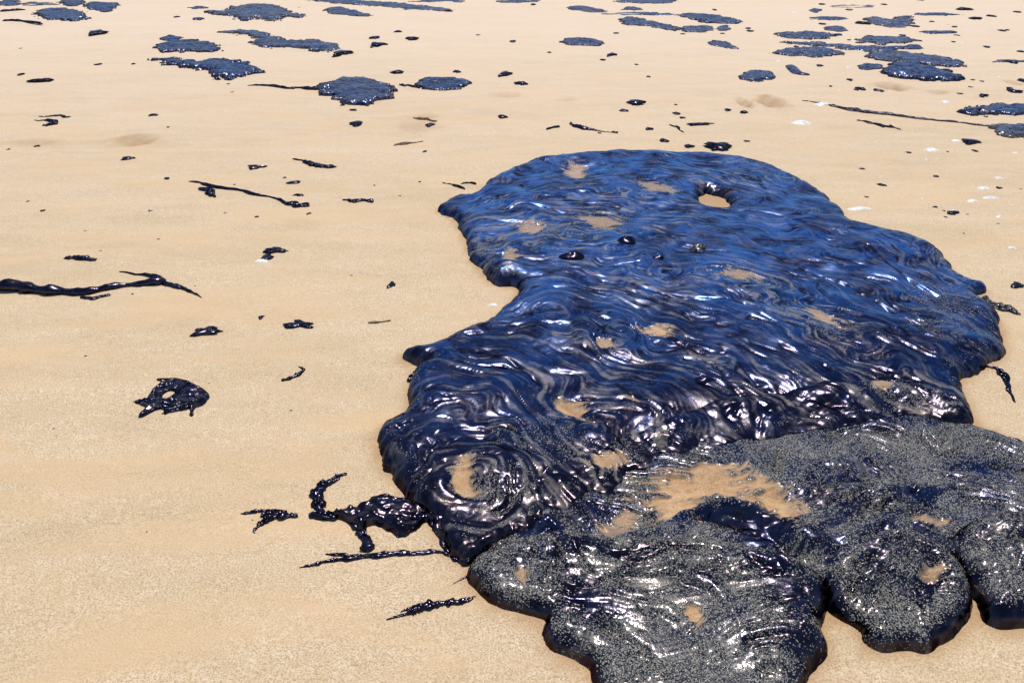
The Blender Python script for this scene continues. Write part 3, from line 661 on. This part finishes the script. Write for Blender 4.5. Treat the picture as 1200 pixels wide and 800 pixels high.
# things on the sand, nearer half
strand('oiled_twig', [[(-60,338,9),(0,338,8),(30,339,8),(55,341,7),(75,342,6),(100,343,6),(125,339,5),(150,335,4),(175,333,6),(195,331,6)],
                      [(140,317,2),(160,322,3),(185,327,5),(205,336,4),(222,343,3),(238,349,1.5)],[(92,348,4),(108,350,3),(128,345,3)]],
       'long thick oil-coated branch with a forked tip entering from the left edge', 'twig', seed=20, split=['stem', 'fork', 'offshoot'], jag=0.2, fr=1)
strand('oiled_twig', [[(222,213,2),(250,219,3.5),(280,224,2),(300,228,2.5),(320,232,1.5),(338,238,4),(350,241,6),(360,239,4)],[(232,221,3),(243,223,4),(247,227,6),(249,231,4)]],
       'long thin black strand with a blob under its left end and a knotted right end', 'tar strand', seed=21, split=['stem', 'blob'])
gt = G(200, 468); tang = tag(empty('tar_tangle', (gt[0], gt[1], 0)), 'flat leaf-like black tangle of oily weed with a small hole, alone at the left', 'oily weed')
Rt = tar_spread([(156,473),(170,468),(177,459),(186,452),(199,451),(186,446),(205,445),(222,448),(236,455),(243,464),(240,474),(229,479),(224,487),(220,480),(205,482),(192,487),(193,480),(180,481),(166,487),(171,478)],
    0.012, 0.010, h=0.003, seed=81, grit0=0.05, film0=0.25, fold=0.016, und=0.006, edge_n=0.010, holes=[[(188,466),(194,460),(202,458),(206,461),(200,466),(193,469)]])
emit(Rt, 'clump', tang, (gt[0], gt[1], 0), M_TAR)
for k, pa in enumerate([[(155,472,3),(170,471,4),(195,473,5),(215,469,5),(235,463,5)],[(175,468,4),(182,458,4),(192,452,4),(205,449,4),(222,452,4)],[(165,485,3),(185,478,4),(205,476,5),(230,470,5)],[(190,485,2),(210,480,3),(232,474,4)]]):
    strand('frond', [pa], None, parent=tang, origin=(gt[0], gt[1], 0), seed=220 + k, jag=0.3)
strand('oiled_weed', [[(283,602,2.5),(300,600,3),(318,599,3)],[(298,626,2),(302,617,4),(315,609,6),(332,604,6),(348,604,3)],[(305,605,4),(320,602,5),(330,599,3)]],
       'small forked scrap of oily weed left of the slick tendrils', 'oily weed', seed=23, jag=0.4)
strand('oiled_weed', [[(452,724,1.2),(470,718,3),(488,712,6),(510,707,6),(530,705,6),(548,703,4),(557,699,2)],[(470,714,2),(490,708,4),(505,703,3)]],
       'leaf-shaped oily strand on the sand just left of the gritty slick', 'oily weed', seed=24, jag=0.4)
strand('tar_strand', [[(330,444,3),(342,442,4),(352,438,3.5),(356,433,2),(350,430,1)]], 'small hook-shaped black strand alone below the middle left', seed=25)
strand('tar_strand', [[(342,187,1.5),(355,190,3),(368,194,5),(382,196,5),(395,196,2.5)]], 'spindle-shaped black strand with a thin tail above the long thin strand', seed=26)
strand('tar_strand', [[(75,304,1.5),(88,304,4),(102,304,4),(112,306,3)]], 'short spindle of tar above the thick forked branch', seed=27)
strand('tar_strand', [[(402,235,2),(412,235,3),(425,236,4),(438,236,3.5)]], 'short lumpy tar strand right of the long thin strand', seed=28)
strand('brown_twig', [[(431,378,1.2),(445,377,1.5),(458,375,1.5)]], 'thin brown stick lying left of the slick beak', 'twig', seed=29, mat=M_TWIG)
strand('brown_twig', [[(484,139,1.5),(495,139,2),(512,143,1.5)]], 'brown twig at the upper edge of the scuffed sand hollow', 'twig', seed=30, mat=M_TWIG)
strand('brown_twig', [[(463,170,2),(478,168,3),(496,166,2.5)]], 'flat brown twig at the lower edge of the scuffed sand hollow', 'twig', seed=31, mat=M_TWIG)
strand('tar_strand', [[(640,152,1.5),(648,150,2),(656,149,1.5)]], 'little black sliver at the left end of the broken strand above the slick', seed=32)
strand('tar_strand', [[(668,144,2),(676,149,3.5),(690,152,3),(705,154,1),(715,155,1),(725,157,3)]], 'thin knotted tar strand just above the big slick', seed=33)
strand('tar_strand', [[(785,146,1.5),(793,150,2.5),(802,155,1.5)]], 'short slanted tar sliver above the big slick, near its grey pebble', seed=34)
strand('tar_strand', [[(940,118,1.2),(962,121,1.5),(985,127,3),(1015,131,3.5),(1050,135,2.5),(1080,140,2),(1120,144,2),(1165,149,2)]], 'long straight dark strand running to the slab at the right edge', seed=35, grit=0.3)
strand('tar_strand', [[(1004,141,1.2),(1018,144,2),(1036,148,3),(1055,151,2)]], 'shorter dark strand just below the long straight one', seed=36)
strand('tar_strand', [[(45,137,1.5),(60,136,1.5),(72,136,2),(82,138,2.5)]], 'thin curved tar sliver above the forked one at the left', seed=37)
strand('tar_strand', [[(40,141,1.2),(52,142,2),(66,144,4),(58,147,4),(48,148,2)]], 'forked black tar scrap at the upper left', seed=38)
strand('tar_strand', [[(3,25,1),(15,25,2),(32,27,1.5),(50,29,2)]], 'hair-thin dark streak below the leftmost far patches', seed=39)
strand('tar_strand', [[(0,14,1.5),(14,13,2),(30,12,1.5)]], 'short dark streak at the top of the left edge', seed=40)
strand('tar_strand', [[(540,216,1),(550,215,2),(558,217,2)]], 'tiny tar sliver by the notch at the slick upper left', seed=41)

# lumps
L = [(323,292,24,8,'upper of two small lumps near the white shell'),(312,300,14,12,'small tar lump resting against a white shell'),(244,387,28,12,'knobbly black tar lump between the thick branch and the weed ring'),
     (350,379,32,10,'black pointed tar lump right of the knobbly one'),(306,370,6,7,'tiny black crumb above the pointed lump'),(459,331,9,10,'small upright tar crumb left of the slick waist'),
     (842,172,28,9,'bluish tar pebble touching the far edge of the slick'),(808,171,10,5,'tiny tar crumb left of the bluish pebble'),(747,121,18,6,'dark tar pebble on open sand, topmost above the slick'),
     (731,129,9,5,'small tar crumb just left below the dark pebble'),(717,64,12,6,'rounded dark pebble right below the short oval patch'),(592,86,15,6,'small dark tar pebble on pale sand at top middle'),
     (611,98,14,4,'flat tar crumb below the small dark pebble'),(418,145,14,7,'small black tar lump below the lobed blue patch'),(505,145,11,5,'dark crumb inside the scuffed sand hollow'),(498,177,5,4,'black crumb below the flat brown twig'),
     (466,85,14,4,'thin tar crumb left above the double oval patch'),(300,195,18,5,'small flat tar lump left of the spindle strand'),(150,186,16,4,'thin brownish tar flake left of centre'),(401,63,18,6,'small lump at the right end of the long far streak'),
     (115,39,20,6,'slanted little tar lump below the leftmost far patches'),(50,95,20,4,'tar flake alone above the forked scrap'),(1034,215,8,4,'tiny dark crumb right of the slick shoulder'),(1117,248,14,5,'small grey crumb between white shells'),
     (1192,334,16,8,'black tar lump at the right edge level with the slick'),(1138,166,20,6,'black tar lump with a white shell on its left'),(350,228,13,3,'flat tar flake above the right end of the long strand'),(345,214,13,4,'small tar flake under the spindle strand'),
     (362,250,5,3,'tiny crumb under the knotted end of the strand'),(196,210,7,3,'tiny crumb left above the long thin strand'),(589,137,12,4,'small flat crumb left of the broken strand'),(793,133,8,4,'small crumb above the slanted sliver'),
     (761,151,10,3,'small crumb right of the thin knotted strand'),(778,164,10,4,'small crumb at the far edge of the slick'),(853,128,7,4,'crumb left of the scuffed hollow'),(872,131,9,3,'crumb under the scuffed hollow'),
     (1190,107,14,4,'brownish crumb above the right edge patch'),(1152,112,10,3,'brownish crumb above the oily tongue'),(180,135,9,3,'tiny flake right of the forked scrap'),(440,45,11,3,'upper of two tiny flakes near the top'),(443,53,18,3,'lower of two tiny flakes near the top'),
     (483,46,14,3,'thin slanted flake near the top'),(535,84,9,3,'crumb near the small dark pebble'),(820,146,28,3,'broken row of crumbs, thin and dark'),(800,138,7,3,'crumb beside the broken row')]
for i, (x, y, w, h, lb) in enumerate(L):
    lump('tar_lump', x, y, w, h, lb, seed=100 + i, ang=rnd.uniform(-.2, .2))

# far patches
PT = [([(43,16),(52,11),(75,11),(92,14),(100,22),(88,25),(60,24),(48,21)],.05,'oval blue-grey tar patch near the top left corner'),
      (oval(10,4,30,7,1),.04,'tar patch cut by the top left corner'),(oval(45,5,42,4,2),.02,'thin dark streak between two patches at the top left'),(oval(84,3,30,9,3),.05,'rounded tar patch at the top edge, left'),
      ([(100,7),(112,3),(138,5),(136,9),(125,14),(108,12)],.04,'jagged tar patch just right of the rounded one at the top edge'),
      ([(243,15),(262,13),(275,9),(300,6),(325,8),(338,14),(354,19),(352,22),(335,20),(322,25),(300,22),(282,24),(272,19),(255,18)],.06,'winged blue tar patch with a tail on both sides at the top'),
      (oval(202,45,26,7,4),.03,'small tar patch just above the long flat one'),([(181,56),(195,50),(220,48),(245,51),(260,57),(250,62),(220,61),(190,61)],.045,'flat spindle-shaped tar patch at the upper left'),
      ([(255,38),(280,36),(305,38),(325,44),(338,49),(365,48),(392,53),(396,58),(370,60),(340,56),(315,56),(293,51),(308,47),(285,41)],.045,'long bent tar streak right of the winged patch'),
      ([(182,69),(205,70),(235,74),(258,71),(275,73),(295,80),(308,87),(290,88),(270,93),(248,91),(243,84),(215,80),(195,75)],.06,'dark arrow-shaped tar patch with its tail to the left'),
      ([(374,106),(385,98),(400,93),(425,94),(448,99),(460,106),(458,115),(445,118),(430,124),(408,123),(392,115)],.085,'lobed glossy blue tar patch with bright glints, at upper middle left'),
      ([(488,100),(498,93),(520,92),(540,93),(550,98),(538,105),(515,106),(495,104)],.05,'double oval tar patch with a small tail'),
      ([(383,12),(395,9),(415,13),(433,18),(430,20),(405,19),(388,17)],.035,'small pointed dark patch at the top, left of centre'),
      ([(340,-3),(400,-1),(450,3),(500,8),(526,11),(524,13),(480,11),(430,7),(380,3)],.03,'long thin tar streak slanting from the top edge'),
      ([(658,49),(665,46),(690,46),(705,49),(703,54),(685,54),(665,53)],.045,'short oval tar patch alone at the top middle'),
      ([(665,10),(680,8),(708,12),(707,15),(685,14)],.03,'thin grey tar streak at the top, right of centre'),(oval(755,17,90,3.5,6),.015,'long faint streak right of the thin grey one'),
      ([(727,24),(740,22),(768,27),(790,31),(800,34),(780,35),(760,31),(735,30)],.04,'blue-black tar patch with a tail to the right, top middle'),
      (oval(755,2,80,5,7),.03,'tar patch cut by the top edge, right of centre'),(oval(741,11,22,5,8),.03,'little grey patch below the top edge, right of centre'),
      ([(795,17),(815,16),(845,20),(868,25),(862,28),(840,27),(825,26),(805,21)],.045,'wedge-shaped tar patch at top right centre'),(oval(818,34,40,8,9),.035,'grey oval patch under the wedge-shaped one'),(oval(848,33,18,6,10),.03,'tiny dark patch right of the grey oval'),
      ([(830,50),(845,48),(862,54),(865,57),(850,56),(835,54)],.03,'small slanted tar patch under the grey oval'),
      (oval(943,42,68,9,11),.045,'ragged tar patch, uppermost left of the right-hand cluster'),(oval(972,22,42,5,12),.02,'thin far streak above the right-hand cluster'),(oval(979,34,28,7,13),.035,'small round patch above the right-hand cluster'),
      (oval(948,62,86,10,14),.05,'ragged dark patch at the left of the right-hand cluster'),([(1014,24),(1025,21),(1045,25),(1055,20),(1065,20),(1068,30),(1050,33),(1028,30)],.05,'far tar patch with an upright bluish lump'),
      (oval(1040,48,66,9,15),.04,'broken grey patch in the middle of the right-hand cluster'),(oval(1100,38,44,4,16),.02,'thin streak right of the far lumpy patch'),
      ([(915,50),(960,51),(1000,53),(1050,59),(1048,63),(1010,59),(960,55)],.03,'long thin streak across the right-hand cluster'),
      ([(1017,64),(1040,61),(1075,64),(1105,68),(1128,75),(1120,79),(1090,77),(1050,72),(1025,70)],.05,'long dark tongue of tar above the glossiest patch'),
      ([(1035,85),(1045,77),(1065,75),(1095,82),(1123,90),(1118,95),(1085,95),(1055,92),(1040,89)],.075,'glossiest deep blue tar patch of the right-hand cluster'),
      (oval(887,89,46,12,17),.04,'ragged black patch scattered with shell bits'),([(920,78),(930,77),(938,84),(948,88),(935,88),(925,84)],.04,'little hooked patch right of the ragged black one'),(oval(1020,79,32,7,18),.035,'small patch left of the glossiest one'),
      ([(1128,132),(1140,126),(1165,124),(1200,124),(1240,125),(1240,135),(1200,136),(1165,135),(1140,135)],.06,'crumbly blue-black patch running off the right edge'),
      ([(1165,149),(1200,148),(1245,152),(1250,163),(1200,163),(1175,160),(1166,155)],.06,'smooth grey tar slab at the right edge, lower of two'),
      (oval(1098,17,50,3,20),.015,'faint streak near the top right'),(oval(1060,56,50,5,21),.03,'thin clump of tar in the right-hand cluster'),(oval(955,13,14,4,22),.02,'tiny patch near the top right'),(oval(1180,72,40,3,23),.015,'thin dark streak near the right edge'),
      (oval(885,95,20,4,24),.02,'crumb-like patch beneath the ragged black one'),(oval(232,9,22,4,25),.03,'small dark patch left of the winged one'),(oval(232,22,14,3,26),.02,'tiny streak left of the winged patch'),(oval(605,2,50,3,27),.02,'faint streak cut by the top edge in the middle'),
      (oval(515,2,60,3,29),.03,'dark streak cut by the top edge, left of middle'),(oval(1000,8,60,3,28),.012,'faint string of tar flakes at the top right')]
for i, (ol, H, lb) in enumerate(PT):
    puddle(ol, H, lb, group='tar patches washed up on the far sand', seed=30 + i, grit=rnd.uniform(0.1, 0.35), film=0.5)
strand('tar_strand', [[(290,101,1.5),(310,101,2.5),(335,103,2.5),(360,105,3),(380,106,4)]], 'thin black tail leading into the lobed glossy patch', seed=60)
strand('tar_strand', [[(468,100,2.5),(478,101,2.5),(490,103,3)]], 'short black tail left of the double oval patch', seed=61)

# shells
SH = [(940,144,28,5,'long white shell below the long straight strand'),(965,123,24,5,'white shell chip lying at the start of the long strand'),(1090,176,20,8,'white oval shell on open sand at the upper right'),(1107,120,14,4,'white shell chip below the glossiest patch'),
      (1190,178,9,4,'tiny white shell near the right edge slab'),(1153,221,17,5,'upper white shell of the shell group at the right'),(1162,232,24,4,'long thin white shell of the shell group'),(1140,236,16,6,'tan shell piece at the left of the shell group'),
      (1171,209,14,5,'white shell with a dark crumb above the shell group'),(1186,289,12,5,'white shell low at the right edge'),(1010,244,36,5,'flat pale shell lying against the slick shoulder'),(1120,165,14,3,'thin white shell left of a black lump'),
      (308,305,20,11,'white shell half under a small tar lump'),(578,357,16,5,'pale shell chip at the slick left waist'),(931,15,8,6,'small white shell at the top right'),(1065,103,0,0,'')]
def shell(px, py, w, h, lb, seed, group=None):
    x, y = G(px, py); w, h = w * 0.85, h * 0.8; rx = w / 2 * mpp(py); ry = min(rx * 0.8, (G(px, py - h / 2)[1] - G(px, py + h / 2)[1]) / 2); r_ = random.Random(seed); nu, nv = 20, 6; V = []; a0 = r_.uniform(0, 6.28)
    rz = min(rx, ry) * 0.32; z0 = gz(x, y)
    for j in range(nv + 1):
        t = j / nv
        for i in range(nu):
            a = 2 * math.pi * i / nu; s_ = t * (1 + 0.03 * math.sin(9 * (a - a0)) * t + 0.15 * math.cos(a - a0)); s_ *= 1 + 0.06 * math.sin(3 * a + a0)
            V.append((x + rx * s_ * math.cos(a), y + ry * s_ * math.sin(a), z0 + rz * (1 - t ** 2) + 0.001 * math.sin(14 * t) - (0.003 if j == nv else 0)))
    F = [((j + 1) * nu + i, (j + 1) * nu + (i + 1) % nu, j * nu + (i + 1) % nu, j * nu + i) for j in range(nv) for i in range(nu)]
    return tag(link_mesh('shell', poly_mesh('shell', V, F, (x, y, z0)), M_SHELL, None, (x, y, z0)), lb, 'shell', group)
for i, (x, y, w, h, lb) in enumerate(SH):
    if w: shell(x, y, w, h, lb, 300 + i)

# crumbs, each told by the landmark nearest to it
LM = [(70,18,'oval patch in the top left corner'),(84,3,'rounded patch at the top edge'),(300,15,'winged far patch'),(220,55,'flat spindle-shaped patch'),(325,47,'long bent far streak'),(245,80,'arrow-shaped dark patch'),
      (425,108,'lobed glossy far patch'),(518,99,'double oval patch'),(408,15,'pointed far patch'),(450,5,'slanting streak at the top edge'),(682,50,'lone short oval patch'),(685,12,'thin grey top streak'),(760,28,'blue-black tailed patch'),
      (830,22,'wedge-shaped far patch'),(818,34,'grey oval far patch'),(848,53,'small slanted far patch'),(943,42,'uppermost ragged patch of the cluster'),(979,34,'small round cluster patch'),(948,62,'dark ragged patch at the cluster left'),
      (1041,26,'far patch with an upright lump'),(1040,48,'broken grey cluster patch'),(1100,38,'thin streak right of the cluster'),(1072,70,'long dark tongue of tar'),(1080,86,'glossiest deep blue patch'),(887,89,'ragged black patch with shell bits'),
      (937,83,'little hooked patch'),(1165,130,'crumbly patch at the right edge'),(1185,156,'smooth grey slab'),(1098,17,'faint streak at the top right'),(1180,72,'thin dark streak at the right edge'),(905,121,'deep footprint'),(1045,102,'far brown footprint'),
      (158,165,'left footprint'),(60,144,'forked tar scrap'),(490,150,'scuffed sand hollow'),(690,152,'thin knotted strand'),(747,121,'dark pebble behind the slick'),(717,64,'rounded pebble'),(592,86,'small pebble at top middle'),(842,172,'bluish tar pebble'),
      (793,150,'slanted sliver'),(368,194,'spindle-shaped strand'),(290,228,'long thin strand'),(420,236,'short lumpy strand'),(93,304,'short tar spindle'),(315,296,'two lumps by the white shell'),(100,340,'thick forked branch'),(244,387,'knobbly tar lump'),
      (350,379,'pointed tar lump'),(200,465,'ring-shaped weed tangle'),(343,438,'hook-shaped strand'),(318,610,'forked weed scrap'),(505,711,'leaf-shaped weed strand'),(1090,176,'white oval shell'),(1155,228,'white shell group'),(1010,244,'pale shell at the slick shoulder'),
      (1117,248,'grey crumb'),(1138,166,'lump with a shell on its left'),(940,144,'long white shell'),(1050,136,'long straight strand'),(1030,147,'shorter dark strand'),(115,39,'slanted little lump'),(50,95,'lone tar flake'),(440,49,'pair of tiny flakes'),(418,145,'small black lump'),
      (300,195,'small flat lump'),(150,186,'brownish flake'),(459,331,'upright crumb'),(445,377,'thin brown stick'),(1190,334,'lump at the right edge'),(1186,289,'low white shell'),(800,142,'broken row of crumbs')]
USED = set()
def near_label(x, y, kind):
    for px, py, nm in sorted(LM, key=lambda q: math.hypot(q[0] - x, (q[1] - y) * 2.2)):
        dx, dy = x - px, (y - py) * 2.2; d = math.hypot(dx, dy); far = '' if d < 35 else 'well '
        hor = 'right' if dx > 0 else 'left'; ver = 'below' if dy > 0 else 'above'
        if abs(dx) > 2.2 * abs(dy): w = far + hor + ' of'
        elif abs(dy) > 2.2 * abs(dx): w = far + ver
        else: w = ver + ' and ' + hor + ' of'
        s_ = '%s %s the %s' % (kind, w, nm)
        if s_ not in USED: USED.add(s_); return s_
    return kind
def scatter(n, zone, wr, fn, lb, grp, seed):
    r_ = random.Random(seed); k = 0; polys = [smooth_closed(ground_pts(p), 3) for p in (UP, SHEET, LOBE_L, LOBE_M, LOBE_R)]
    while k < n:
        x, y = r_.uniform(zone[0], zone[2]), r_.uniform(zone[1], zone[3]); gx, gy = G(x, y)
        if any(seg_dist(np.array([[gx]]), np.array([[gy]]), p)[0, 0] > -0.04 for p in polys): continue
        w = r_.uniform(*wr); fn(x, y, w, w * r_.uniform(0.3, 0.5), near_label(x, y, lb), grp, seed * 100 + k); k += 1
tarc = lambda x, y, w, h, lb, grp, s: lump('tar_crumb', x, y, w, h, lb, 'tar crumb', grp, seed=s)
shc = lambda x, y, w, h, lb, grp, s: shell(x, y, w, h, lb, s, grp)
scatter(34, (960, 5, 1200, 110), (4, 13), tarc, 'tiny dark tar crumb', 'tar crumbs of the upper right cluster', 5)
scatter(26, (800, 0, 1200, 60), (3, 7), tarc, 'tiny dark tar crumb', 'tar crumbs on the farthest sand', 6)
scatter(20, (0, 0, 640, 130), (3, 8), tarc, 'tiny dark tar crumb', 'tar crumbs of the upper left', 7)
scatter(16, (0, 130, 520, 300), (2.5, 6), tarc, 'tiny dark crumb', 'tar crumbs on the open sand at the left', 8)
scatter(10, (60, 300, 460, 700), (2, 4), tarc, 'pinhead-sized dark crumb', 'crumbs on the near sand', 9)
scatter(11, (600, 30, 880, 170), (3, 8), tarc, 'tiny dark crumb', 'tar crumbs behind the big slick', 10)
scatter(14, (1010, 170, 1200, 300), (2.5, 6), tarc, 'tiny dark crumb', 'crumbs right of the big slick', 11)
scatter(50, (900, 5, 1200, 112), (2.5, 6.5), shc, 'tiny white shell chip', 'shell chips of the upper right', 12)
scatter(12, (1040, 110, 1200, 290), (3, 8), shc, 'tiny white shell chip', 'shell chips right of the big slick', 13)
